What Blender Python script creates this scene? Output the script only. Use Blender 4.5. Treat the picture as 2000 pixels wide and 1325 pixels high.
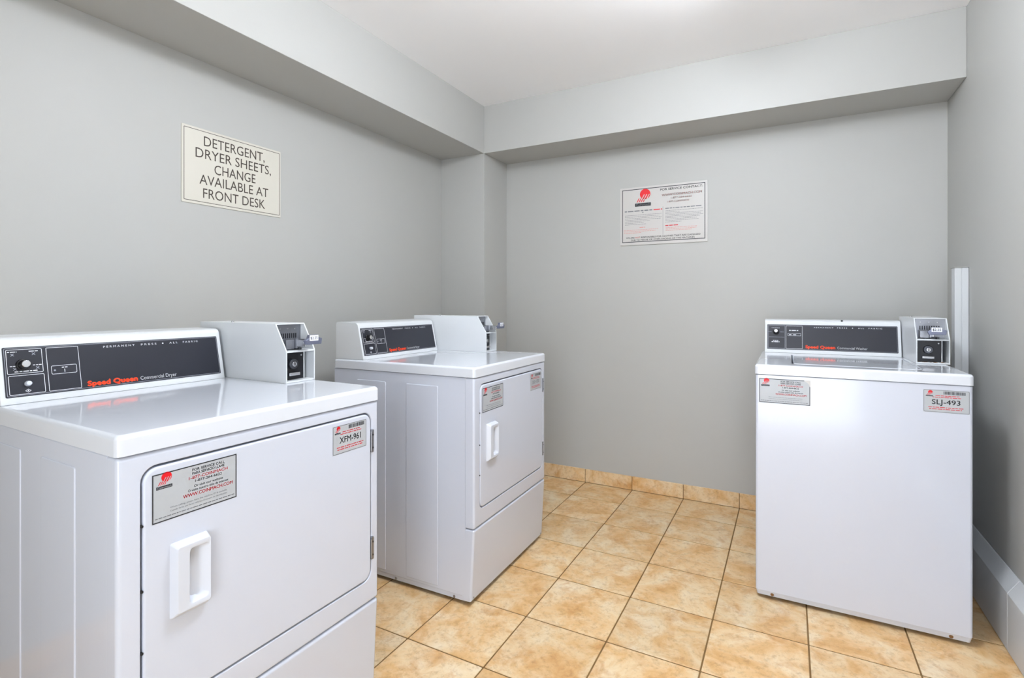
import bpy, bmesh, math, random
from mathutils import Vector, Matrix

for o in list(bpy.data.objects):
    bpy.data.objects.remove(o)
SC = bpy.context.scene
COL = SC.collection

# ------------------------------------------------------------------ camera
FPX, CYPX = 1014.95, 593.97
cam_d = bpy.data.cameras.new('camera')
cam_d.sensor_width = 36.0
cam_d.lens = FPX * 36.0 / 2000.0
cam_d.shift_y = (CYPX - 662.5) / 2000.0
cam_d.clip_start = 0.02
cam = bpy.data.objects.new('camera', cam_d)
COL.objects.link(cam)
cam.location = (1.5045, -1.1381, 1.1844)
cam.rotation_euler = (math.pi / 2, 0, math.radians(28.03))
SC.camera = cam

# ------------------------------------------------------------------ world, exposure
world = bpy.data.worlds.new('world')
SC.world = world
world.use_nodes = True
world.node_tree.nodes['Background'].inputs[0].default_value = (0.86, 0.92, 1.0, 1)   # overcast daylight, enters by the added opening
world.node_tree.nodes['Background'].inputs[1].default_value = 5.0
FILL_OPENING = (1.02, 2.10, 0.0, 2.15)   # made-up opening behind the viewer, added for fill daylight: x0, x1, z0, z1
por_d = bpy.data.lights.new('fill_daylight_portal', 'AREA')
por_d.shape = 'RECTANGLE'
por_d.size, por_d.size_y = FILL_OPENING[1] - FILL_OPENING[0], FILL_OPENING[3] - FILL_OPENING[2]
por_d.cycles.is_portal = True    # only guides sampling of the fill daylight through the added opening
por = bpy.data.objects.new('fill_daylight_portal', por_d)
COL.objects.link(por)
por.location = ((FILL_OPENING[0] + FILL_OPENING[1]) / 2, -2.38, (FILL_OPENING[2] + FILL_OPENING[3]) / 2)
por.rotation_euler = (math.pi / 2, 0, 0)
SC.view_settings.view_transform = 'Standard'
SC.view_settings.look = 'None'
SC.view_settings.gamma = 1.0
SC.view_settings.use_curve_mapping = False
SC.view_settings.exposure = 0.55
LAMP_STRENGTH = 59.0          # glow of the ceiling dome above the machines

# ------------------------------------------------------------------ room dimensions
T = 0.31316                    # floor tile pitch
XL, XR = -0.633, 2.198         # left / right wall
YB, YF = 2.141, -2.30          # back wall / wall behind the photographer
ZC = 2.499                     # ceiling
BX, BY, BZ = -0.2844, 1.826, 2.186   # beam faces and underside


# ================================================================== materials
def lin(c):
    out = []
    for v in c:
        v = v / 255.0
        out.append(v / 12.92 if v <= 0.04045 else ((v + 0.055) / 1.055) ** 2.4)
    return tuple(out) + (1.0,)


MATS = {}


def mat(name, rgb, rough=0.5, metal=0.0, coat=0.0, emit=0.0, bump=None, vary=0.0, vscale=6.0, spec=0.5):
    """principled material with a little procedural variation and optional noise bump (scale, strength)"""
    m = bpy.data.materials.new(name)
    m.use_nodes = True
    nt = m.node_tree
    b = nt.nodes['Principled BSDF']
    b.inputs['Base Color'].default_value = lin(rgb)
    b.inputs['Roughness'].default_value = rough
    b.inputs['Metallic'].default_value = metal
    b.inputs['Coat Weight'].default_value = coat
    b.inputs['Coat Roughness'].default_value = 0.08
    b.inputs['Specular IOR Level'].default_value = spec
    if emit:
        b.inputs['Emission Color'].default_value = lin(rgb)
        b.inputs['Emission Strength'].default_value = emit
    tc = nt.nodes.new('ShaderNodeTexCoord')
    if vary:
        n = nt.nodes.new('ShaderNodeTexNoise')
        n.inputs['Scale'].default_value = vscale
        n.inputs['Detail'].default_value = 4
        nt.links.new(tc.outputs['Object'], n.inputs['Vector'])
        mix = nt.nodes.new('ShaderNodeMix')
        mix.data_type = 'RGBA'
        mix.inputs[6].default_value = lin(tuple(max(0, c - vary) for c in rgb))
        mix.inputs[7].default_value = lin(tuple(min(255, c + vary) for c in rgb))
        nt.links.new(n.outputs['Fac'], mix.inputs[0])
        nt.links.new(mix.outputs[2], b.inputs['Base Color'])
    if bump:
        n2 = nt.nodes.new('ShaderNodeTexNoise')
        n2.inputs['Scale'].default_value = bump[0]
        n2.inputs['Detail'].default_value = 3
        nt.links.new(tc.outputs['Object'], n2.inputs['Vector'])
        bp = nt.nodes.new('ShaderNodeBump')
        bp.inputs['Strength'].default_value = bump[1]
        bp.inputs['Distance'].default_value = 0.002
        nt.links.new(n2.outputs['Fac'], bp.inputs['Height'])
        nt.links.new(bp.outputs['Normal'], b.inputs['Normal'])
    MATS[name] = m
    return m


mat('wall_paint', (179, 179, 175), 0.55, bump=(180, 0.08), vary=2, vscale=1.5)
mat('ceiling_paint', (248, 248, 249), 0.8, bump=(120, 0.08))
mat('enamel', (201, 206, 218), 0.16, coat=0.3, bump=(9, 0.015))
mat('enamel_lit_top', (215, 219, 226), 0.09, coat=0.4)  # same enamel in a lighter colour, paints in the light on the tops
mat('white_plastic', (206, 210, 219), 0.3)
mat('console_white', (216, 219, 221), 0.3, vary=2, vscale=9)
mat('fascia', (30, 32, 42), 0.3, vary=3, vscale=8)
mat('print_white', (226, 228, 232), 0.5)
mat('print_grey', (150, 153, 162), 0.5)
mat('print_orange', (255, 74, 22), 0.45)
mat('print_black', (28, 30, 38), 0.5)
mat('print_soft', (112, 114, 118), 0.5)
mat('print_red', (206, 52, 58), 0.5)
mat('print_pale_red', (206, 140, 132), 0.5)
mat('logo_red', (214, 16, 30), 0.45)
mat('sticker_silver', (176, 180, 184), 0.35, vary=3, vscale=30)
mat('paper_label', (236, 238, 246), 0.5)
mat('sign_ivory', (208, 204, 192), 0.45, vary=2, vscale=5)
mat('sign_white', (196, 193, 189), 0.4, vary=2, vscale=5)
mat('sign_brown', (58, 48, 40), 0.5)
mat('chrome', (205, 206, 210), 0.22, metal=1.0)
mat('steel', (150, 152, 158), 0.35, metal=1.0)
mat('dark_steel', (86, 88, 94), 0.4, metal=0.8)
mat('cast_metal', (118, 122, 142), 0.42, metal=0.6)
mat('black_plate', (14, 15, 24), 0.35)
mat('black_plastic', (16, 16, 18), 0.35)
mat('rubber', (20, 20, 20), 0.7)
mat('rust', (120, 84, 46), 0.8, vary=14, vscale=60)
mat('heater_white', (204, 207, 209), 0.4, bump=(60, 0.03))
mat('grout', (122, 92, 50), 0.9, vary=16, vscale=14)
mat('lamp_glass', (240, 246, 255), 0.4, emit=LAMP_STRENGTH)


def tile_material():
    m = bpy.data.materials.new('stone_tile')
    m.use_nodes = True
    nt = m.node_tree
    N, L = nt.nodes, nt.links
    b = N['Principled BSDF']
    tc = N.new('ShaderNodeTexCoord')
    oi = N.new('ShaderNodeObjectInfo')
    mul = N.new('ShaderNodeMath'); mul.operation = 'MULTIPLY'; mul.inputs[1].default_value = 57.0
    L.new(oi.outputs['Random'], mul.inputs[0])
    comb = N.new('ShaderNodeCombineXYZ')
    for i in range(3):
        L.new(mul.outputs[0], comb.inputs[i])
    add = N.new('ShaderNodeVectorMath'); add.operation = 'ADD'
    L.new(tc.outputs['Object'], add.inputs[0]); L.new(comb.outputs[0], add.inputs[1])

    def noise(scale, detail, rough, dist=0.0):
        n = N.new('ShaderNodeTexNoise')
        n.inputs['Scale'].default_value = scale
        n.inputs['Detail'].default_value = detail
        n.inputs['Roughness'].default_value = rough
        n.inputs['Distortion'].default_value = dist
        L.new(add.outputs[0], n.inputs['Vector'])
        return n

    def ramp(fac, stops):
        r = N.new('ShaderNodeValToRGB')
        e = r.color_ramp.elements
        e[0].position, e[0].color = stops[0]
        e[1].position, e[1].color = stops[-1]
        for pos, c in stops[1:-1]:
            x = e.new(pos); x.color = c
        L.new(fac, r.inputs[0])
        return r
    big = noise(7.0, 6, 0.62, 0.6)
    base = ramp(big.outputs['Fac'], [(0.28, lin((214, 162, 98))), (0.42, lin((232, 190, 134))),
                                     (0.55, lin((240, 212, 168))), (0.72, lin((246, 228, 196)))])
    sm = noise(44.0, 6, 0.75, 0.2)
    smr = ramp(sm.outputs['Fac'], [(0.30, (1, 1, 1, 1)), (0.50, (0, 0, 0, 1))])
    spot = noise(11.0, 5, 0.65, 0.5)
    spr = ramp(spot.outputs['Fac'], [(0.50, (0, 0, 0, 1)), (0.74, (1, 1, 1, 1))])
    m1 = N.new('ShaderNodeMix'); m1.data_type = 'RGBA'
    m1.inputs[7].default_value = lin((206, 146, 78))
    fm = N.new('ShaderNodeMath'); fm.operation = 'MULTIPLY'; fm.inputs[1].default_value = 0.85
    L.new(spr.outputs[0], fm.inputs[0]); L.new(fm.outputs[0], m1.inputs[0]); L.new(base.outputs[0], m1.inputs[6])
    m2 = N.new('ShaderNodeMix'); m2.data_type = 'RGBA'
    m2.inputs[7].default_value = lin((164, 118, 68))
    f2 = N.new('ShaderNodeMath'); f2.operation = 'MULTIPLY'; f2.inputs[1].default_value = 0.5
    L.new(smr.outputs[0], f2.inputs[0]); L.new(f2.outputs[0], m2.inputs[0]); L.new(m1.outputs[2], m2.inputs[6])
    # each tile a touch lighter or darker
    hsv = N.new('ShaderNodeHueSaturation')
    mr = N.new('ShaderNodeMapRange'); mr.inputs[3].default_value = 0.82; mr.inputs[4].default_value = 0.91
    L.new(oi.outputs['Random'], mr.inputs[0]); L.new(mr.outputs[0], hsv.inputs['Value'])
    L.new(m2.outputs[2], hsv.inputs['Color'])
    L.new(hsv.outputs[0], b.inputs['Base Color'])
    b.inputs['Roughness'].default_value = 0.42
    bp = N.new('ShaderNodeBump'); bp.inputs['Strength'].default_value = 0.15; bp.inputs['Distance'].default_value = 0.002
    L.new(sm.outputs['Fac'], bp.inputs['Height']); L.new(bp.outputs[0], b.inputs['Normal'])
    MATS['stone_tile'] = m


tile_material()


# ================================================================== object helpers
def tag(o, label=None, cat=None, group=None, kind=None):
    if label: o['label'] = label
    if cat: o['category'] = cat
    if group: o['group'] = group
    if kind: o['kind'] = kind
    return o


def empty(name, loc, rz=0.0):
    o = bpy.data.objects.new(name, None)
    o.empty_display_size = 0.1
    COL.objects.link(o)
    o.location = loc
    o.rotation_euler = (0, 0, rz)
    return o


def obj(name, bm, mats, parent=None, loc=None, smooth=True):
    me = bpy.data.meshes.new(name)
    bmesh.ops.recalc_face_normals(bm, faces=bm.faces)
    bm.to_mesh(me)
    bm.free()
    for m in (mats if isinstance(mats, (list, tuple)) else [mats]):
        me.materials.append(MATS[m])
    if smooth:
        for p in me.polygons:
            p.use_smooth = True
        me.set_sharp_from_angle(angle=math.radians(50))
    o = bpy.data.objects.new(name, me)
    COL.objects.link(o)
    if parent: o.parent = parent
    if loc: o.location = loc
    if smooth:
        w = o.modifiers.new('weighted_normals', 'WEIGHTED_NORMAL')
        w.keep_sharp = True
    return o


def XZ(x, z, y): return (x, y, z)             # panel facing -y (a machine's front)
def XY(x, y, z): return (x, y, -z)            # panel facing up   (depth runs downward)
def side(x0, s):                              # panel on a side wall: s=-1 faces -x, s=+1 faces +x
    return lambda y, z, d: (x0 - s * d, y, z)


def ring(a0, a1, b0, b1, r, k=4):
    """rounded rectangle outline, always 4*(k+1) points"""
    r = max(1e-5, min(r, (a1 - a0) / 2 - 1e-5, (b1 - b0) / 2 - 1e-5))
    pts = []
    for (cx, cy, st) in ((a1 - r, b0 + r, -90), (a1 - r, b1 - r, 0), (a0 + r, b1 - r, 90), (a0 + r, b0 + r, 180)):
        for i in range(k + 1):
            t = math.radians(st + 90.0 * i / k)
            pts.append((cx + r * math.cos(t), cy + r * math.sin(t)))
    return pts


def loft(bm, rings, f, cap0=True, cap1=True, k=4, mi=0):
    """rings: (a0,a1,b0,b1,corner_radius,depth) joined in order"""
    loops = []
    for (a0, a1, b0, b1, r, d) in rings:
        loops.append([bm.verts.new(f(a, b, d)) for a, b in ring(a0, a1, b0, b1, r, k)])
    n = len(loops[0])
    for A, B in zip(loops, loops[1:]):
        for i in range(n):
            j = (i + 1) % n
            fc = bm.faces.new((A[i], A[j], B[j], B[i])); fc.material_index = mi
    if cap0:
        fc = bm.faces.new(loops[0]); fc.material_index = mi
    if cap1:
        fc = bm.faces.new(loops[-1]); fc.material_index = mi


def edge_rings(a0, a1, b0, b1, cr, d0, e, seg=3):
    """front edge rounding: from the outline at depth d0+e to the inset outline at depth d0"""
    out = []
    for i in range(seg + 1):
        t = math.pi / 2 * i / seg
        ins = e * (1 - math.cos(t))
        out.append((a0 + ins, a1 - ins, b0 + ins, b1 - ins, max(1e-4, cr - ins * 0.5), d0 + e * (1 - math.sin(t))))
    return out


def slab(bm, f, a0, a1, b0, b1, d0, d1, cr=0.004, e=0.003, seg=3, k=4, mi=0, back=False):
    """slab with rounded corners and a rounded front edge, front at depth d0, back at d1"""
    rs = []
    if back:
        rs += [(q[0], q[1], q[2], q[3], q[4], d1 + d0 - q[5]) for q in edge_rings(a0, a1, b0, b1, cr, d0, e, seg)][::-1]
    else:
        rs.append((a0, a1, b0, b1, cr, d1))
    rs += edge_rings(a0, a1, b0, b1, cr, d0, e, seg)
    loft(bm, rs, f, True, True, k, mi)


def slab_hole(bm, f, a0, a1, b0, b1, d0, d1, cr, e, h, hr, he=0.003, k=6, mi=0):
    """slab with a rounded opening h=(a0,a1,b0,b1); walls of the opening run back to d1"""
    rs = [(a0, a1, b0, b1, cr, d1)] + edge_rings(a0, a1, b0, b1, cr, d0, e, 4)
    hr_ = []
    for i in range(4):
        t = math.pi / 2 * i / 3
        g = he * (1 - math.sin(t))
        hr_.append((h[0] - g, h[1] + g, h[2] - g, h[3] + g, hr + g, d0 + he * (1 - math.cos(t))))
    rs += hr_
    rs.append((h[0], h[1], h[2], h[3], hr, d1))
    loft(bm, rs, f, False, False, k, mi)


def box(bm, x0, x1, y0, y1, z0, z1, e=0.0, mi=0, seg=2):
    t = bmesh.new()
    bmesh.ops.create_cube(t, size=1.0)
    for v in t.verts:
        v.co = Vector((x0 + (v.co.x + .5) * (x1 - x0), y0 + (v.co.y + .5) * (y1 - y0), z0 + (v.co.z + .5) * (z1 - z0)))
    if e:
        bmesh.ops.bevel(t, geom=list(t.edges), offset=e, segments=seg, affect='EDGES', profile=0.5)
    merge(bm, t, mi)


def merge(bm, t, mi=None):
    mp = {}
    for v in t.verts:
        mp[v] = bm.verts.new(v.co)
    for fc in t.faces:
        try:
            nf = bm.faces.new([mp[v] for v in fc.verts])
            nf.material_index = fc.material_index if mi is None else mi
        except ValueError:
            pass
    t.free()


def cyl(bm, c, axis, r0, r1, length, n=20, e=0.0, mi=0):
    """cylinder/cone from c along axis, radius r0 -> r1, optional rounded far edge"""
    ax = Vector(axis).normalized()
    u = ax.orthogonal().normalized()
    w = ax.cross(u)
    c = Vector(c)
    prof = [(r0, 0.0)]
    if e:
        for i in range(4):
            t = math.pi / 2 * i / 3
            prof.append((r1 - e + e * math.cos(t), length - e + e * math.sin(t)))
    else:
        prof.append((r1, length))
    loops = []
    for (r, h) in prof:
        loops.append([bm.verts.new(c + ax * h + (u * math.cos(2 * math.pi * i / n) + w * math.sin(2 * math.pi * i / n)) * r) for i in range(n)])
    for A, B in zip(loops, loops[1:]):
        for i in range(n):
            fc = bm.faces.new((A[i], A[(i + 1) % n], B[(i + 1) % n], B[i])); fc.material_index = mi
    for lp in (loops[0], loops[-1]):
        fc = bm.faces.new(lp); fc.material_index = mi


def prism(bm, poly, f, d0, d1, mi=0, e=0.0):
    """polygon (a,b) extruded between depths d0 and d1"""
    t = bmesh.new()
    A = [t.verts.new(f(a, b, d0)) for a, b in poly]
    B = [t.verts.new(f(a, b, d1)) for a, b in poly]
    n = len(poly)
    t.faces.new(A); t.faces.new(B)
    for i in range(n):
        t.faces.new((A[i], A[(i + 1) % n], B[(i + 1) % n], B[i]))
    bmesh.ops.recalc_face_normals(t, faces=t.faces)
    if e:
        bmesh.ops.bevel(t, geom=list(t.edges), offset=e, segments=2, affect='EDGES', profile=0.5)
    merge(bm, t, mi)


# ---------------------------------------------------------------- flat print
_TXT = {}


def text_mesh(s):
    key = s
    if key not in _TXT:
        cu = bpy.data.curves.new('lettering', 'FONT')
        cu.body = s
        cu.size = 1.0
        cu.resolution_u = 3
        o = bpy.data.objects.new('lettering', cu)
        COL.objects.link(o)
        dg = bpy.context.evaluated_depsgraph_get()
        me = o.evaluated_get(dg).to_mesh()
        vs = [(v.co.x, v.co.y) for v in me.vertices]
        fs = [tuple(p.vertices) for p in me.polygons]
        o.evaluated_get(dg).to_mesh_clear()
        bpy.data.objects.remove(o)
        bpy.data.curves.remove(cu)
        _TXT[key] = (vs, fs)
    return _TXT[key]


class Print:
    """flat print laid out in metres on a sheet; layers are lifted by fractions of a millimetre"""
    def __init__(self, mats):
        self.mats = list(mats)
        self.parts = []
        self.lift = 0.00025

    def mi(self, m):
        if m not in self.mats: self.mats.append(m)
        return self.mats.index(m)

    def poly(self, pts, m, layer=1):
        self.parts.append((list(pts), [tuple(range(len(pts)))], self.mi(m), layer))

    def rect(self, x0, y0, x1, y1, m, layer=1):
        self.poly([(x0, y0), (x1, y0), (x1, y1), (x0, y1)], m, layer)

    def frame(self, x0, y0, x1, y1, t, m, layer=1, r=0.0):
        if r <= 0:
            self.rect(x0, y0, x1, y0 + t, m, layer); self.rect(x0, y1 - t, x1, y1, m, layer)
            self.rect(x0, y0 + t, x0 + t, y1 - t, m, layer); self.rect(x1 - t, y0 + t, x1, y1 - t, m, layer)
            return
        A = ring(x0, x1, y0, y1, r, 4)
        B = ring(x0 + t, x1 - t, y0 + t, y1 - t, max(r - t, 1e-4), 4)
        n = len(A)
        self.parts.append((A + B, [(i, (i + 1) % n, n + (i + 1) % n, n + i) for i in range(n)], self.mi(m), layer))

    def disc(self, cx, cy, r, m, layer=1, n=28):
        self.poly([(cx + r * math.cos(2 * math.pi * i / n), cy + r * math.sin(2 * math.pi * i / n)) for i in range(n)], m, layer)

    def text(self, s, x0, y0, x1, h, m, layer=1, bold=0.0, shear=0.0):
        """text fitted between x0 and x1 with its baseline at y0 and cap height h"""
        vs, fs = text_mesh(s)
        a = min(v[0] for v in vs); b = max(v[0] for v in vs)
        ch = max(v[1] for v in text_mesh('H')[0])
        sx = (x1 - x0) / (b - a); sy = h / ch
        w = bold * sy                            # heavier face: the same strokes laid down again, slightly shifted
        for dx, dy in (((-w, 0), (w, 0), (0, w), (0, -w)) if bold else ((0, 0),)):
            self.parts.append(([(x0 + dx + (v[0] - a) * sx + shear * v[1] * sy, y0 + dy + v[1] * sy) for v in vs], fs, self.mi(m), layer))

    def strokes(self, x0, y0, x1, h, m, seed, layer=1):
        """a line of print too small to read: a row of word-length strokes"""
        rn = random.Random(seed)
        x = x0
        while x < x1:
            w = min(x1 - x, h * rn.uniform(1.6, 6.0))
            if w > h * 0.4:
                self.rect(x, y0, x + w, y0 + h, m, layer)
            x += w + h * 0.8

    def logo(self, x0, y0, w, m='logo_red', k='print_black', bg='sticker_silver', layer=1):
        """red sun with slanted rays over a dark name bar; w is the width of the bar"""
        cx, cy, r = x0 + 0.64 * w, y0 + 0.75 * w, 0.33 * w
        self.disc(cx, cy, r, m, layer)
        s = 0.55
        for i in range(3):                      # pale rays cut out of the sun
            bx = cx - 0.26 * w + i * 0.155 * w
            yb, yt = cy - 0.36 * w, cy - 0.02 * w
            self.poly([(bx, yb), (bx + 0.055 * w, yb), (bx + 0.055 * w + s * (yt - yb), yt), (bx + s * (yt - yb), yt)], bg, layer + 1)
        for i in range(4):                      # red rays below it
            bx = x0 + 0.10 * w + i * 0.13 * w
            yb, yt = y0 + 0.26 * w, y0 + 0.50 * w
            self.poly([(bx, yb), (bx + 0.06 * w, yb), (bx + 0.06 * w + s * (yt - yb), yt), (bx + s * (yt - yb), yt)], m, layer)
        self.rect(x0, y0, x0 + w, y0 + 0.2 * w, k, layer)
        self.text('Coinmach', x0 + 0.05 * w, y0 + 0.045 * w, x0 + 0.95 * w, 0.11 * w, bg, layer + 1, bold=0.02)

    def build(self, name, parent, f):
        bm = bmesh.new()
        for (vs, fs, mi, layer) in self.parts:
            V = [bm.verts.new(f(x, y, layer * self.lift)) for x, y in vs]
            for q in fs:
                try:
                    fc = bm.faces.new([V[i] for i in q]); fc.material_index = mi
                except ValueError:
                    pass
        me = bpy.data.meshes.new(name)
        bm.to_mesh(me); bm.free()
        for m in self.mats: me.materials.append(MATS[m])
        o = bpy.data.objects.new(name, me)
        COL.objects.link(o)
        if parent: o.parent = parent
        return o


# ================================================================== the room
def room_box(name, x0, x1, y0, y1, z0, z1, m, label, cat, e=0.0):
    bm = bmesh.new()
    box(bm, x0, x1, y0, y1, z0, z1, e)
    o = obj(name, bm, m, smooth=bool(e))
    tag(o, label, cat, kind='structure')
    return o


floor = room_box('floor', XL - .1, XR + .1, YF - .1, YB + .1, -0.12, -0.0022, 'grout', 'beige stone tile floor with brown grout lines', 'floor')
room_box('wall_left', XL - .1, XL, YF - .1, YB + .1, -0.002, ZC, 'wall_paint', 'light grey painted wall behind the two dryers', 'wall')
wall_back = room_box('wall_back', XL, XR, YB, YB + .1, -0.002, ZC, 'wall_paint', 'light grey painted wall with the service notice', 'wall')
room_box('wall_right', XR, XR + .1, YF - .1, YB + .1, -0.002, ZC, 'wall_paint', 'grey painted wall to the right of the washer', 'wall')
bm = bmesh.new()
box(bm, XL, FILL_OPENING[0], YF - .1, YF, -.002, ZC)
box(bm, FILL_OPENING[1], XR, YF - .1, YF, -.002, ZC)
box(bm, FILL_OPENING[0], FILL_OPENING[1], YF - .1, YF, FILL_OPENING[3], ZC)
tag(obj('wall_front', bm, 'wall_paint', smooth=False), 'grey painted wall with an added daylight opening, behind the viewer', 'wall', kind='structure')
bm = bmesh.new()
for x in (FILL_OPENING[0] - .06, FILL_OPENING[1]):
    box(bm, x, x + .06, YF + .0005, YF + .018, 0.001, FILL_OPENING[3] + .06, .003)
box(bm, FILL_OPENING[0], FILL_OPENING[1], YF + .0005, YF + .018, FILL_OPENING[3], FILL_OPENING[3] + .06, .003)
tag(obj('fill_opening_frame', bm, 'white_plastic'), 'white frame around the added daylight opening behind the viewer', 'door frame', kind='structure')  # frame of the made-up opening that lets fill daylight in
room_box('ceiling', XL - .1, XR + .1, YF - .1, YB + .1, ZC, ZC + .1, 'ceiling_paint', 'white painted ceiling', 'ceiling')
room_box('trim_1', XL, BX, YF, BY, BZ, ZC, 'wall_paint', 'grey boxed beam under the ceiling above the two dryers', 'beam', 0.002)
room_box('trim_2', BX, XR, BY, YB, BZ, ZC, 'wall_paint', 'grey boxed beam under the ceiling above the service notice', 'beam', 0.002)
room_box('trim_3', XL, BX, BY, YB, 0, ZC, 'wall_paint', 'grey square pillar in the corner behind the far dryer', 'pillar', 0.002)

# floor tiles: each one a piece of its own, cut where the room ends
_tile_cache = {}


def tile_mesh(w, d):
    key = (round(w, 4), round(d, 4))
    if key not in _tile_cache:
        bm = bmesh.new()
        e = 0.0016
        loft(bm, [(-w / 2, w / 2, -d / 2, d / 2, .002, .0085), (-w / 2, w / 2, -d / 2, d / 2, .002, e * .6),
                  (-w / 2 + e, w / 2 - e, -d / 2 + e, d / 2 - e, .002, 0)], XY, True, True, k=1)
        me = bpy.data.meshes.new('tile')
        bmesh.ops.recalc_face_normals(bm, faces=bm.faces)
        bm.to_mesh(me); bm.free()
        me.materials.append(MATS['stone_tile'])
        _tile_cache[key] = me
    return _tile_cache[key]


GAP = 0.0054
rnd = random.Random(4)
ix0, ix1 = math.floor(XL / T), math.ceil(XR / T)
iy0, iy1 = math.floor(YF / T), math.ceil(YB / T)
for i in range(ix0, ix1):
    for j in range(iy0, iy1):
        a0, a1 = max(i * T + GAP / 2, XL + .001), min((i + 1) * T - GAP / 2, XR - .001)
        b0, b1 = max(j * T + GAP / 2, YF + .001), min((j + 1) * T - GAP / 2, YB - .001)
        if a1 - a0 < .02 or b1 - b0 < .02: continue
        if a1 < BX and b0 > BY: continue
        t = bpy.data.objects.new('tile', tile_mesh(a1 - a0, b1 - b0))
        COL.objects.link(t)
        t.parent = floor
        t.location = ((a0 + a1) / 2, (b0 + b1) / 2, -rnd.uniform(0, .0005))

# tile skirting on the back wall and the left wall
SK_H, SK_T = 0.088, 0.009
_sk = {}


def skirting(name, label, segs, f):
    """segs: (a0,a1) along the wall; f maps (a, z, depth) to a point"""
    bm = bmesh.new()
    a_min, a_max = min(s[0] for s in segs), max(s[1] for s in segs)
    pts = [f(a_min, 0, .0005), f(a_max, SK_H - .003, SK_T - .004)]
    box(bm, *(v for ax in range(3) for v in sorted((pts[0][ax], pts[1][ax]))))
    o = obj(name, bm, 'grout', smooth=False)
    tag(o, label, 'baseboard', kind='structure')
    for (a0, a1) in segs:
        b2 = bmesh.new()
        loft(b2, [(a0 + .0018, a1 - .0018, .003, SK_H, .002, .0005), (a0 + .0018, a1 - .0018, .003, SK_H, .002, SK_T - .001),
                  (a0 + .003, a1 - .003, .004, SK_H - .0012, .002, SK_T)], f, True, True, k=1)
        t = obj('tile', b2, 'stone_tile', o, smooth=False)
    return o


segs = []
i = -1
while i * T < XR - 0.06:
    a0, a1 = max(i * T, BX + .012), min((i + 1) * T, XR - .06)
    if a1 - a0 > .02: segs.append((a0, a1))
    i += 1
skirting('baseboard_back', 'row of beige stone skirting tiles below the service notice', segs, lambda a, z, d: (a, YB - d, z))
segs = []
for j in range(iy0, iy1):
    a0, a1 = max(j * T, YF), min((j + 1) * T, BY)
    if a1 - a0 > .02: segs.append((a0, a1))
skirting('baseboard_left', 'row of beige stone skirting tiles behind the two dryers', segs, lambda a, z, d: (XL + d, a, z))

# ceiling lamps: the main globe and a small one added to brighten the ceiling
def ceiling_lamp(x, y, r, rz, label):
    """globe lamp: white canopy on the ceiling, glowing opal globe of radius r, half height rz"""
    root = empty('ceiling_lamp', (x, y, ZC))
    tag(root, label, 'lamp')
    drop = rz + .018
    bm = bmesh.new()
    cyl(bm, (0, 0, 0), (0, 0, -1), r * .52, r * .46, .032, 40, .006)
    obj('canopy', bm, 'white_plastic', root)
    bm = bmesh.new()
    n = 40
    loops = []
    for q in range(11):
        t = -1.18 + (math.pi / 2 + 1.12) * q / 10
        loops.append([bm.verts.new((r * math.cos(t) * math.cos(2 * math.pi * s / n), r * math.cos(t) * math.sin(2 * math.pi * s / n), -drop - rz * math.sin(t))) for s in range(n)])
    for A, B in zip(loops, loops[1:]):
        for s in range(n):
            bm.faces.new((A[s], A[(s + 1) % n], B[(s + 1) % n], B[s]))
    bm.faces.new(loops[-1])
    bm.faces.new(loops[0])
    obj('globe', bm, 'lamp_glass', root)
    return root


ceiling_lamp(1.13, 0.15, 0.16, .105, 'large white globe lamp on the ceiling between the near dryer and the washer')
ceiling_lamp(1.25, 0.85, 0.062, .045, 'small white globe lamp added to brighten the ceiling in front of the washer')  # made-up lamp, there only to lift the ceiling brightness


# ================================================================== machines
def logo_sticker(parent, f, x0, z0, w=0.175, h=0.098, fold=False, label=None):
    """the service sticker: silver sheet, black frame, sun logo and the call lines"""
    P = Print(['sticker_silver'])
    P.rect(0, 0, w, h, 'sticker_silver', 1)
    P.frame(.0006, .0006, w - .0006, h - .0006, .0021, 'print_black', 2)
    P.logo(.008, .066, .030, layer=2)
    c = .112
    def line(s, y, half, hh, m, bold=.02, shear=0):
        P.text(s, c - half, y, c + half, hh, m, 2, bold, shear)
    line('FOR SERVICE CALL', .0850, .0345, .0052, 'print_black')
    line('PARA SERVICIO LLAME', .0775, .0345, .0052, 'print_black')
    line('1-877-COINMACH', .0685, .0415, .0060, 'print_red')
    line('1-877-264-6622', .0610, .0285, .0050, 'print_black')
    line('Or visit our website', .0510, .0310, .0048, 'print_black', .01)
    line('O visite nuestro sitio de internet', .0435, .0430, .0048, 'print_black', .01)
    line('WWW.COINMACH.COM', .0335, .0530, .0068, 'print_red', .02)
    P.text('When calling, please have the machine ID # available', .034, .0225, .152, .0032, 'print_soft', 2)
    P.text('Cuando llame, por favor refierase al numero de identificacion', .034, .0160, .152, .0032, 'print_soft', 2)
    P.strokes(.006, .0080, w - .006, .0018, 'print_soft', 3, 2)
    if fold:
        P.poly([(w - .022, h + .0004), (w + .0004, h - .026), (w + .0004, h + .0004)], 'sign_white', 3)
        P.poly([(w - .022, h), (w, h - .026), (w - .007, h - .012)], 'sticker_silver', 4)
    o = P.build('service_sticker', parent, lambda a, b, l: f(x0 + a, z0 + b, -l))
    o['label'] = label or 'silver service sticker with red sun logo and red web address'
    return o


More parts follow.
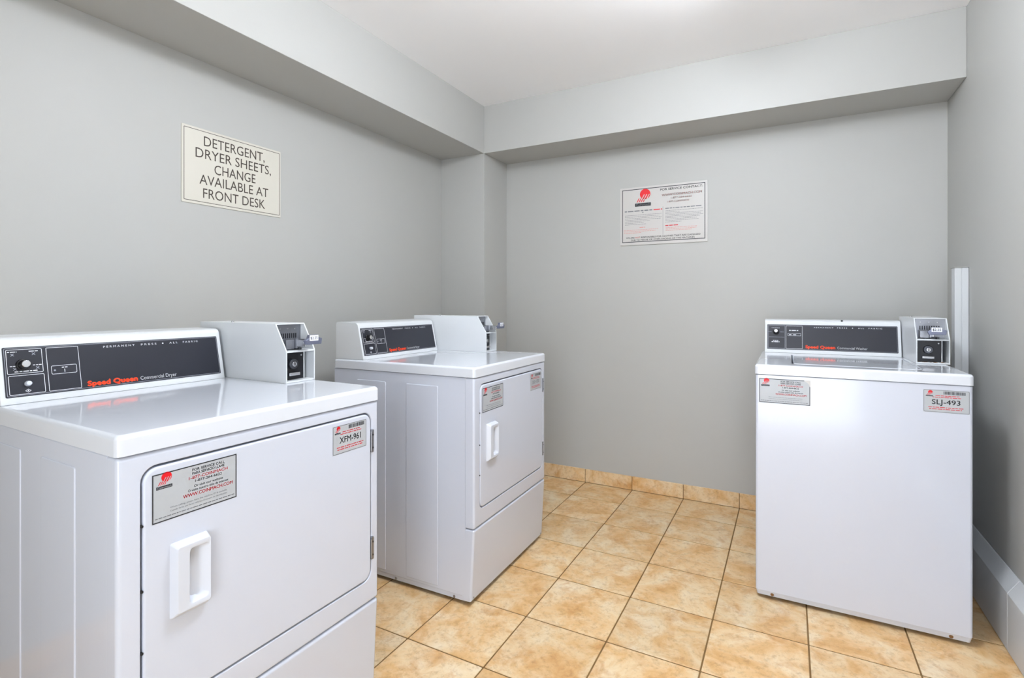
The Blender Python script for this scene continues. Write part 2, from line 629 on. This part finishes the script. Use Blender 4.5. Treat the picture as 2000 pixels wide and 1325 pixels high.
def id_tag(parent, f, x0, z0, code, seed, w=0.124, h=0.078):
    P = Print(['sticker_silver'])
    P.rect(0, 0, w, h, 'sticker_silver', 1)
    P.frame(.0005, .0005, w - .0005, h - .0005, .0013, 'print_soft', 2, .004)
    P.logo(.007, .055, .020, layer=2)
    rn = random.Random(seed)
    x = .056
    while x < .116:
        ww = rn.choice((.0007, .0012, .0021))
        P.rect(x, .064, x + ww, .0745, 'print_black', 2)
        x += ww + rn.choice((.0007, .0011, .0016))
    P.strokes(.034, .0575, .100, .0022, 'print_red', seed + 1, 2)
    P.strokes(.026, .0520, .104, .0022, 'print_red', seed + 2, 2)
    if code:
        P.text(code, .024, .0285, .102, .0165, 'print_black', 2, .012)
    else:                                       # worn past reading
        rn2 = random.Random(seed + 9)
        for q in range(7):
            bx = .024 + q * .0113
            if q == 3:
                P.rect(bx + .001, .036, bx + .007, .038, 'print_soft', 2)
                continue
            P.frame(bx, .0285 + rn2.uniform(0, .002), bx + .0085, .045, .0022, 'print_soft', 2, .003)
    P.strokes(.014, .0165, .112, .0024, 'print_red', seed + 3, 2)
    P.strokes(.016, .0105, .108, .0024, 'print_red', seed + 4, 2)
    o = P.build('machine_tag', parent, lambda a, b, l: f(x0 + a, z0 + b, -l))
    o['label'] = 'silver tag with barcode' + (' reading ' + code if code else ', number worn off')
    return o


def screw(parent, c, axis, r=0.0045, m='steel'):
    bm = bmesh.new()
    cyl(bm, c, axis, r, r, .0022, 14, .001)
    return obj('screw', bm, m, parent)


def coin_box(root, u0, v0, z0, vb, rusty):
    """coin meter: folded white steel box, open front with slide above and lock below"""
    w, t = 0.109, 0.0042
    u1 = u0 + w
    bm = bmesh.new()
    prof = [(v0, z0), (v0, z0 + .100), (v0 + .052, z0 + .185), (vb, z0 + .185), (vb, z0)]
    fs = lambda a, b, d: (d, a, b)
    prism(bm, prof, fs, u0, u0 + t, e=.0012)
    prism(bm, prof, fs, u1 - t, u1, e=.0012)
    box(bm, u0 + t * .5, u1 - t * .5, v0 + .050, vb, z0 + .181, z0 + .185, .001)
    box(bm, u0 + t * .5, u1 - t * .5, vb - t, vb, z0, z0 + .183)
    box(bm, u0 + t * .5, u1 - t * .5, v0 + .0005, vb, z0 + .0003, z0 + .006, .001)
    box(bm, u0 + t * .5, u1 - t * .5, v0 + .001, v0 + .075, z0 + .0945, z0 + .1005, .0012)
    o = obj('coin_box', bm, 'console_white', root)
    o['label'] = 'white steel coin meter box beside the control console'
    # upper bay: slotted plate
    bm = bmesh.new()
    box(bm, u0 + t + .0004, u1 - t - .0004, v0 + .066, v0 + .074, z0 + .1008, z0 + .1806, mi=0)
    for q in range(9):
        x = u0 + .022 + q * .0078
        box(bm, x, x + .0036, v0 + .0652, v0 + .067, z0 + .136, z0 + .152, mi=1)
    for q in range(3):
        cyl(bm, (u0 + .026 + q * .028, v0 + .0665, z0 + .167), (0, -1, 0), .0026, .0026, .0022, 12, .0008, mi=2)
    sp = obj('slot_plate', bm, ['steel', 'black_plate', 'chrome'], o)
    sp['label'] = 'steel coin plate with a row of dark slots'
    # slide chute and slide
    bm = bmesh.new()
    box(bm, u0 + .016, u0 + .046, v0 + .020, v0 + .066, z0 + .104, z0 + .134, .0015)
    box(bm, u0 + .046, u0 + .052, v0 + .010, v0 + .066, z0 + .106, z0 + .136, .001)
    obj('slide_guide', bm, 'steel', o)
    bm = bmesh.new()
    box(bm, u0 + .050, u0 + .082, v0 - .046, v0 + .066, z0 + .1225, z0 + .1275, .001)
    box(bm, u0 + .048, u0 + .0515, v0 - .030, v0 + .062, z0 + .112, z0 + .134, .001)
    box(bm, u0 + .0805, u0 + .084, v0 - .030, v0 + .062, z0 + .118, z0 + .134, .001)
    sl = obj('coin_slide', bm, 'chrome', o)
    sl['label'] = 'chrome push slide of the coin meter'
    bm = bmesh.new()
    hx0, hx1 = u0 + .025, u0 + .087
    prism(bm, [(hx0, z0 + .134), (hx0 + .006, z0 + .121), (hx1 - .003, z0 + .121), (hx1, z0 + .139), (hx1 - .014, z0 + .143),
               (hx1 - .016, z0 + .151), (hx0 + .016, z0 + .151), (hx0 + .012, z0 + .141)], XZ, v0 - .060, v0 - .045, e=.0018)
    sh = obj('slide_handle', bm, 'cast_metal', o)
    sh['label'] = 'grey cast handle of the coin slide'
    bm = bmesh.new()
    cyl(bm, (u0 + .034, v0 + .030, z0 + .1005), (0, 0, 1), .006, .006, .006, 14, .001)
    cyl(bm, (u0 + .076, v0 + .034, z0 + .1005), (0, 0, 1), .006, .006, .006, 14, .001)
    box(bm, u0 + .028, u0 + .082, v0 + .040, v0 + .062, z0 + .1005, z0 + .106, .001)
    obj('slide_bracket', bm, 'dark_steel', o)
    P = Print(['paper_label'])
    P.rect(0, 0, .033, .0175, 'paper_label', 1)
    P.text('$2.25', .0035, .0045, .0295, .0085, 'print_black', 2, .015)
    pt = P.build('price_label', o, lambda a, b, l: (u0 + .038 + a, v0 - .0601 - l, z0 + .1325 + b))
    pt['label'] = 'white price label reading $2.25'
    # lower bay: black plate and lock
    bm = bmesh.new()
    box(bm, u0 + t + .0004, u1 - .022, v0 + .030, v0 + .036, z0 + .0064, z0 + .0942, .001)
    lp = obj('lock_plate', bm, 'black_plate', o)
    bm = bmesh.new()
    cx, cz = u0 + .044, z0 + .056
    cyl(bm, (cx, v0 + .030, cz), (0, -1, 0), .0175, .0165, .011, 28, .003, mi=0)
    cyl(bm, (cx, v0 + .0195, cz), (0, -1, 0), .0085, .0080, .004, 20, .0015, mi=1)
    box(bm, cx - .0012, cx + .0012, v0 + .0145, v0 + .0165, cz - .005, cz + .005, mi=2)
    box(bm, cx - .022, cx + .018, v0 + .012, v0 + .029, cz - .036, cz - .026, .002, mi=1)
    cyl(bm, (cx + .034, v0 + .030, cz + .026), (0, -1, 0), .0028, .0028, .002, 12, .0008, mi=1)
    lk = obj('lock', bm, ['dark_steel', 'chrome', 'black_plate'], o)
    lk['label'] = 'chrome cylinder lock on a black plate'
    bm = bmesh.new()
    box(bm, u1 - .022, u1 - .0185, v0 + .028, v0 + .1, z0 + .0064, z0 + .0942, .0008)
    obj('lock_frame', bm, 'console_white', o)
    if rusty:
        rn = random.Random(5)
        bm = bmesh.new()
        for q in range(12):
            x = u0 + .012 + rn.random() * .082
            l = .003 + rn.random() * .010
            cyl(bm, (x, v0 + .006 + rn.random() * .016, z0 + .0058), (0, 0, 1), l * .55, l * .4, .0009, 7)
        ru = obj('rust_flakes', bm, 'rust', o)
        ru['label'] = 'brown rust on the sill of the lock bay'
    bm = bmesh.new()
    cyl(bm, (u0 + .018, vb - .16, z0 + .1848), (0, 0, 1), .005, .004, .006, 12, .0015)
    obj('top_screw', bm, 'chrome', o)
    return o


def console(root, u0, u1, v0, z0, vb, kind):
    """control console: white sloping housing with a charcoal fascia, knob and lettering"""
    S, H = 0.22, 0.166
    slope = lambda z: v0 + S * (z - z0)
    e = 0.008
    bm = bmesh.new()
    prof = [(v0, z0 + .0004), (slope(z0 + H - .014), z0 + H - .014)]
    for i in range(1, 5):
        t = math.radians(20 * i)
        prof.append((slope(z0 + H - .014) + .012 * (1 - math.cos(t)) + .002 * i, z0 + H - .014 + .012 * math.sin(t)))
    prof += [(vb - .006, z0 + H), (vb, z0 + H - .006), (vb, z0 + .0004)]
    prism(bm, prof, lambda a, b, d: (d, a, b), u0, u1, e=.0012)
    o = obj('control_console', bm, 'console_white', root)
    o['label'] = 'white sloping control console at the back of the top'
    # fascia sits on the slope: a = along the width, b = height above the machine top
    nrm = math.hypot(1, S)
    def f(a, b, d):                              # d = distance out of the slope
        return (u0 + a, v0 + S * b - d / nrm, z0 + b + d * S / nrm)
    W = u1 - u0
    b0, b1 = .017, .139
    bm = bmesh.new()
    loft(bm, [(.010, W - .012, b0, b1, .003, -.002), (.010, W - .012, b0, b1, .003, .0012), (.011, W - .013, b0 + .001, b1 - .001, .003, .0018)], f)
    fa = obj('fascia', bm, 'fascia', o)
    fa['label'] = 'charcoal control fascia with white line frames and orange brand lettering'
    P = Print(['print_white'])
    P.frame(.0125, b0 + .0025, W - .0145, b1 - .0025, .0010, 'print_grey', 1, .003)
    if kind == 'dryer':
        P.frame(.016, .073, .086, b1 - .006, .0011, 'print_white', 1, .003)
        P.frame(.017, b0 + .005, .087, .069, .0011, 'print_white', 1, .003)
        P.frame(.094, b0 + .005, .163, b1 - .006, .0011, 'print_white', 1, .002)
        P.frame(.102, .064, .156, .086, .0010, 'print_white', 1, .003)
        P.strokes(.124, .079, .136, .0022, 'print_white', 1)
        P.rect(.129, .068, .1304, .076, 'print_white')
        P.disc(.109, .074, .0022, 'print_grey')
        for (x, y, s) in ((.019, .126, 1), (.060, .126, 2), (.022, .091, 3), (.066, .091, 4)):
            P.strokes(x, y, x + .018, .0018, 'print_white', s)
            P.poly([(x + .005, y - .009), (x + .007, y - .009), (x + .013, y - .003), (x + .011, y - .003)], 'print_grey')
            P.poly([(x + .011, y - .009), (x + .013, y - .009), (x + .007, y - .003), (x + .005, y - .003)], 'print_grey', 2)
        P.strokes(.030, .077, .074, .0024, 'print_white', 7)
        dx, dy = .053, .030
        for q in range(4):
            a, b = [(dx - .006, dy), (dx, dy + .0045), (dx + .006, dy), (dx, dy - .0045)][q], [(dx - .006, dy), (dx, dy + .0045), (dx + .006, dy), (dx, dy - .0045)][(q + 1) % 4]
            k = .75
            P.poly([a, b, (dx + (b[0] - dx) * k, dy + (b[1] - dy) * k), (dx + (a[0] - dx) * k, dy + (a[1] - dy) * k)], 'print_white')
        P.disc(dx, dy, .0014, 'print_white')
        knob = (.047, .094)
        px = (.221, .299, .316, .358, .374, .395, .419, .435, .481)
        py, sq, cd = .124, (.177, .297), (.305, .405)
        name = 'Commercial Dryer'
        sqy, sqh = .0245, .0122
    else:
        P.frame(.015, b0 + .005, .090, b1 - .006, .0010, 'print_grey', 1, .002)
        P.rect(.018, .076, .087, .0775, 'print_grey')
        P.frame(.094, b0 + .005, .166, b1 - .006, .0011, 'print_white', 1, .002)
        P.frame(.102, .084, .160, .096, .0011, 'print_white', 1, .001)
        P.strokes(.108, .109, .148, .0036, 'print_white', 1)
        P.strokes(.108, .088, .118, .0030, 'print_white', 2)
        P.strokes(.126, .088, .142, .0030, 'print_white', 5)
        P.strokes(.030, .121, .066, .0018, 'print_white', 3)
        P.strokes(.016, .101, .030, .0018, 'print_grey', 4)
        P.strokes(.068, .101, .084, .0018, 'print_grey', 6)
        P.strokes(.036, .058, .060, .0026, 'print_white', 7)
        P.strokes(.030, .051, .066, .0034, 'print_white', 8)
        knob = (.050, .104)
        px = (.216, .296, .312, .352, .372, .396, .419, .437, .490)
        py, sq, cd = .1245, (.179, .302), (.311, .431)
        name = 'Commercial Washer'
        sqy, sqh = .0265, .0130
    h = .0050
    P.text('P E R M A N E N T', px[0], py, px[1], h, 'print_white', 1, .03)
    P.text('P R E S S', px[2], py, px[3], h, 'print_white', 1, .03)
    P.disc((px[4] + px[4] + .004) / 2, py + h / 2, .0022, 'print_white')
    P.text('A L L', px[5], py, px[6], h, 'print_white', 1, .03)
    P.text('F A B R I C', px[7], py, px[8], h, 'print_white', 1, .03)
    P.text('Speed Queen', sq[0], sqy, sq[1], sqh, 'print_orange', 1, .062)
    P.text(name, cd[0], sqy + .0005, cd[1], sqh * .82, 'print_white', 1, .012)
    pr = P.build('lettering', o, lambda a, b, l: f(a, b, .0018 + l))
    pr['label'] = 'white frames and lettering with an orange Speed Queen logo'
    out = Vector((0, -1 / nrm, S / nrm))
    bm = bmesh.new()
    c0 = Vector(f(knob[0], knob[1], .0015))
    cyl(bm, c0, out, .0150, .0140, .006, 28, .0015, mi=0)
    cyl(bm, c0 + out * .0055, out, .0115, .0100, .016, 28, .002, mi=0)
    cyl(bm, c0 + out * .0212, out, .0088, .0082, .0012, 24, .0005, mi=1)
    kn = obj('knob', bm, ['black_plastic', 'chrome'], o)
    kn['label'] = 'black selector knob with a silver cap'
    if kind == 'dryer':
        bm = bmesh.new()
        c1 = Vector(f(.053, .047, .0015))
        cyl(bm, c1, out, .0075, .0075, .003, 24, .001, mi=1)
        cyl(bm, c1 + out * .003, out, .0062, .0058, .009, 24, .002, mi=0)
        sb = obj('start_button', bm, ['white_plastic', 'steel'], o)
        sb['label'] = 'round white start button'
    else:
        bm = bmesh.new()
        cyl(bm, (u0 + .332, slope(z0 + H) + .004, z0 + H - .006), (0, -1, .8), .0045, .0045, .003, 14, .0006)
        hp = obj('hole_plug', bm, 'black_plastic', o)
        hp['label'] = 'small black plug in the top edge of the console'
    return o


def feet(root, W, D):
    bm = bmesh.new()
    box(bm, .022, W - .022, .034, D - .02, .004, .020, .002)
    obj('gap_shade_box', bm, 'black_plastic', root)  # added black box, stands in for the shadow under the machine
    for x in (.05, W - .05):
        for y in (.06, D - .06):
            bm = bmesh.new()
            cyl(bm, (x, y, 0), (0, 0, 1), .019, .017, .010, 18, .002)
            cyl(bm, (x, y, .009), (0, 0, 1), .006, .006, .03, 12)
            obj('foot', bm, 'rubber', root)


def dryer(loc, rz, label, code, seed):
    W, D, ZT, ZS, ZK = 0.683, 0.742, 0.937, 0.8955, 0.303
    root = empty('clothes_dryer', loc, rz)
    tag(root, label, 'dryer', 'coin operated dryers')
    # cabinet: steel wrap with pressed panels on the sides
    bm = bmesh.new()
    box(bm, .0015, W - .0015, .041, D, .034, ZS - .001, .003)
    box(bm, .0045, W - .0045, .044, D - .003, .016, .036)
    for s, x in ((-1, .0015), (1, W - .0015)):
        for (y0, y1) in ((.171, .333), (.442, .606)):
            slab(bm, side(x, s), y0, y1, .046, .853, -.0022, .001, .006, .003, 3, 3)
    o = obj('cabinet', bm, 'enamel', root)
    for y in (.095, .389, .640):
        screw(o, (.0046, y, .0225), (-1, 0, 0), .0055)
    # front panel with the door opening
    h = (.0405, .6545, .3705, .8655)
    bm = bmesh.new()
    slab_hole(bm, XZ, 0, W, ZK + .0015, ZS - .0015, 0, .0395, .006, .009, h, .030, .003)
    fp = obj('front_panel', bm, 'enamel', root)
    # door
    bm = bmesh.new()
    g = .0042
    slab(bm, XZ, h[0] + g, h[1] - g * .8, h[2] + g, h[3] - g, -.0015, .030, .027, .005, 4, 6)
    dr = obj('door', bm, 'enamel', root)
    # handle: raised pull with an open pocket on its right half
    bm = bmesh.new()
    d = -.0015
    rs = [(.092, .168, .545, .699, .004, d + .0008), (.0945, .1672, .548, .697, .004, d - .006), (.099, .1662, .557, .692, .005, d - .0165),
          (.1005, .1655, .5585, .6905, .005, d - .0178), (.122, .1635, .566, .682, .008, d - .0165), (.1235, .1628, .568, .680, .008, d - .015),
          (.1265, .1560, .571, .678, .009, d - .0085), (.1285, .1480, .575, .675, .009, d - .0015)]
    loft(bm, rs, XZ, False, True, 5)
    hd = obj('handle', bm, 'white_plastic', dr)
    hd['label'] = 'white moulded pull handle'
    logo_sticker(dr, lambda a, b, l: XZ(a, b, d - .0002 + l), .059, .749)
    id_tag(dr, lambda a, b, l: XZ(a, b, d - .0002 + l), .508, .7705, code, seed)
    for z in (.745, .428):
        bm = bmesh.new()
        box(bm, .6515, .6605, -.0045, .004, z, z + .067, .0015)
        for q in range(2):
            cyl(bm, (.6562, -.004, z + .014 + q * .038), (0, -1, 0), .0028, .0028, .0016, 12, .0006, mi=1)
        cyl(bm, (.6520, -.0030, z + .006), (0, 0, 1), .0030, .0030, .055, 12)
        hg = obj('hinge', bm, ['steel', 'black_plate'], fp)
        hg['label'] = 'grey steel door hinge'
    for z in (.752, .625, .505):
        bm = bmesh.new()
        cyl(bm, (h[0] + .0022, .006, z), (0, -1, 0), .0030, .0026, .0068, 10, .001)
        obj('bumper', bm, 'rubber', fp)
    # kick panel, leaning in towards the floor
    bm = bmesh.new()
    def fk(a, b, dd): return (a, dd + .016 * (ZK - b) / ZK, b)
    slab(bm, fk, 0, W, .017, ZK - .0015, 0, .0395, .006, .009, 4)
    kp = obj('kick_panel', bm, 'enamel', root)
    for x in (.02, W - .02):
        screw(kp, (x, .0152, .030), (0, -1, 0), .004)
    # top
    bm = bmesh.new()
    slab(bm, XY, -.002, W + .002, -.003, D, -ZT, -ZS - .001, .012, .010, 5, 5)
    obj('top_panel', bm, 'enamel_lit_top', root)
    console(root, .004, .560, .570, ZT, D - .008, 'dryer')
    coin_box(root, .5745, .278, ZT, D - .004, False)
    feet(root, W, D)
    for ch in root.children:                    # origin of the thing: middle of its footprint
        ch.location = Vector((-W / 2, -D / 2, 0)) + ch.location
    return root


def at_corner(x, y, deg, W, D):
    a = math.radians(deg)
    return (x + math.cos(a) * W / 2 - math.sin(a) * D / 2, y + math.sin(a) * W / 2 + math.cos(a) * D / 2, 0), a


p, a = at_corner(0.398, -0.6291, 88.66, .683, .742)
dryer(p, a, 'white coin operated dryer tagged XFM-961, nearest the viewer below the detergent sign', 'XFM-961', 21)
p, a = at_corner(0.4268, 0.5737, 90.83, .683, .742)
dryer(p, a, 'white coin operated dryer standing in front of the grey corner pillar', None, 34)


def washer(loc, rz):
    W, D, ZT, ZS = 0.679, 0.70, 0.9415, 0.902
    root = empty('washing_machine', loc, rz)
    tag(root, 'white coin operated top-loading washer tagged SLJ-493 in the right corner', 'washer')
    bm = bmesh.new()
    loft(bm, [(.001, W - .001, 0, D, .010, -.036), (.001, W - .001, 0, D, .010, -ZS + .004), (.003, W - .003, .002, D - .002, .010, -ZS + .001)], XY, True, True, 4)
    # folded lower lip
    loft(bm, [(.006, W - .006, .006, D - .006, .008, -.016), (.002, W - .002, .0012, D - .001, .010, -.0355)], XY, True, True, 4)
    o = obj('cabinet', bm, 'enamel', root)
    for x in (.061, .619):
        screw(o, (x, .0048, .0245), (0, -1, 0), .0065, 'rust')
    f = lambda a_, b_, l: XZ(a_, b_, -.0002 + l)
    logo_sticker(root, f, .014, .790, .179, .097, True, 'silver service sticker with a peeling corner and red web address')
    id_tag(root, f, .541, .8035, 'SLJ-493', 55, .127, .079)
    bm = bmesh.new()
    hole = (.130, .560, .075, .520)
    slab_hole(bm, XY, -.002, W + .002, -.003, D, -ZT, -ZS - .001, .014, .010, hole, .030, .003)
    obj('top_panel', bm, 'enamel_lit_top', root)
    bm = bmesh.new()
    slab(bm, XY, hole[0] + .007, hole[1] - .003, hole[2] + .003, hole[3] - .004, -ZT - .0012, -ZT + .022, .027, .005, 4, 6)
    ld = obj('lid', bm, 'enamel_lit_top', root)
    ld['label'] = 'white lift-up washer lid'
    console(root, .014, .574, .600, ZT, D - .006, 'washer')
    coin_box(root, .5785, .330, ZT, D - .002, True)
    feet(root, W, D)
    for ch in root.children:
        ch.location = Vector((-W / 2, -D / 2, 0)) + ch.location
    return root


p, a = at_corner(1.3855, 1.1755, 0.1, .679, .70)
washer(p, a)

# ================================================================== signs
# detergent sign on the left wall (sheet runs along +y, seen from +x)
def wall_sign(name, label, w, h, f, plate_mat, P, t=0.004):
    bm = bmesh.new()
    slab(bm, lambda a, b, d: f(a, b, d), 0, w, 0, h, -t, -.0003, .003, .001, 2, 3)
    o = obj(name, bm, plate_mat)
    tag(o, label, 'sign')
    pr = P.build('lettering', o, lambda a, b, l: f(a, b, -t - l))
    return o, pr


SW, SH = 0.457, 0.313
P = Print(['sign_brown'])
P.frame(.008, .010, SW - .006, SH - .009, .0022, 'sign_brown', 1, .003)
for s, x0, x1, y in (('DETERGENT,', .089, .371, .245), ('DRYER SHEETS,', .055, .404, .1915), ('CHANGE', .134, .325, .1365),
                     ('AVAILABLE AT', .071, .390, .0845), ('FRONT DESK', .086, .373, .029)):
    P.text(s, x0, y, x1, .0395, 'sign_brown', 1, .0)
o, pr = wall_sign('wall_sign', 'ivory sign lettered DETERGENT, DRYER SHEETS, CHANGE AVAILABLE AT FRONT DESK', SW, SH,
                  lambda a, b, d: (XL - d, .070 + a, 1.594 + b), 'sign_ivory', P)
pr['label'] = 'dark brown capitals and thin border line'

NW, NH = 0.531, 0.366
P = Print(['print_black'])
P.frame(.014, .018, .517, .354, .0042, 'print_black', 1)
P.logo(.096, .243, .100, bg='sign_white', layer=1)
P.text('FOR SERVICE CONTACT:', .254, .329, .503, .0125, 'print_black', 1, .02)
P.text('WWW.COINMACH.COM', .262, .294, .498, .0135, 'print_pale_red', 1, .02)
P.text('1-877-264-6622', .317, .274, .440, .0110, 'print_pale_red', 1, .01)
P.text('1-877-COINMACH', .296, .252, .424, .0105, 'print_pale_red', 1, .01)
P.rect(.2692, .056, .2708, .230, 'print_soft')
P.strokes(.030, .212, .205, .0068, 'print_soft', 1)
P.strokes(.212, .212, .265, .0068, 'print_red', 2)
P.strokes(.140, .202, .155, .0040, 'print_soft', 3)
for q in range(7):
    P.strokes(.032, .188 - q * .0098, (.262, .250, .262, .258, .190, .150, .165)[q], .0022, 'print_soft', 10 + q)
P.strokes(.125, .108, .160, .0042, 'print_pale_red', 22)
P.strokes(.024, .094, .240, .0028, 'print_pale_red', 23)
P.strokes(.024, .085, .225, .0028, 'print_pale_red', 24)
P.strokes(.024, .076, .135, .0028, 'print_pale_red', 25)
P.strokes(.284, .214, .498, .0055, 'print_soft', 30)
for q in range(9):
    P.strokes(.284, .201 - q * .0088, (.505, .370, .503, .492, .505, .486, .470, .480, .380)[q], .0022, 'print_soft', 31 + q)
P.strokes(.284, .108, .360, .0055, 'print_red', 44)
for q in range(3):
    P.strokes(.286, .096 - q * .0085, (.470, .470, .440)[q], .0028, 'print_pale_red', 45 + q)
P.text('WE ARE', .039, .0425, .093, .0092, 'print_black', 1, .015)
P.text('NOT', .099, .0425, .128, .0092, 'print_red', 1, .015)
P.text('RESPONSIBLE FOR CLOTHES THAT ARE DAMAGED', .134, .0425, .490, .0092, 'print_black', 1, .015)
P.text('DUE TO MISUSE OR OVERLOADING OF THE MACHINES', .071, .0265, .457, .0092, 'print_black', 1, .015)
o, pr = wall_sign('service_notice', 'white notice with red sun logo headed FOR SERVICE CONTACT on the back wall', NW, NH,
                  lambda a, b, d: (.549 + a, YB + d, 1.557 + b), 'sign_white', P, .006)
pr['label'] = 'black and faded red print inside a black border'

# ================================================================== heater cover and riser on the right wall
HX, HZ0, HZ1 = 2.161, .205, .248
root = empty('baseboard_heater', (XR, 0.0, 0))
tag(root, 'low white baseboard heater cover with sloping top along the right wall', 'heater')
joints = [YF + .02, -1.30, -.05, 1.215, YB - .012]
for a0, a1 in zip(joints, joints[1:]):
    bm = bmesh.new()
    prof = [(HX - XR, .004), (HX - XR, HZ0 - .006), (HX - XR + .004, HZ0), (-.006, HZ1), (-.001, HZ1), (-.001, .004)]
    prism(bm, prof, lambda a, b, d: (a, d, b), a0 + .0012, a1 - .0012, e=.0012)
    obj('cover_panel', bm, 'heater_white', root)
for yj in joints[1:-1]:
    bm = bmesh.new()
    prism(bm, [(HX - XR + .002, .005), (HX - XR + .002, HZ0 - .006), (-.006, HZ1 - .003), (-.006, .005)], lambda a, b, d: (a, d, b), yj - .004, yj + .004)
    obj('joint_strip', bm, 'print_white', root)

root = empty('riser_cover', (2.1735, 1.8195, HZ1))
tag(root, 'narrow white square pipe cover standing on the heater in the right corner', 'pipe cover')
bm = bmesh.new()
box(bm, -.0245, -.0006, -.0255, .0255, .0005, 1.096, .0015)
box(bm, .0006, .0235, -.0255, .0255, .0005, 1.096, .0015)
box(bm, -.022, .0225, -.0235, .0235, .0005, 1.094)
obj('channel', bm, 'heater_white', root)
bm = bmesh.new()
box(bm, -.0290, .0240, -.0300, .0285, 1.096, 1.0985, .0008)
obj('cap', bm, 'wall_paint', root)
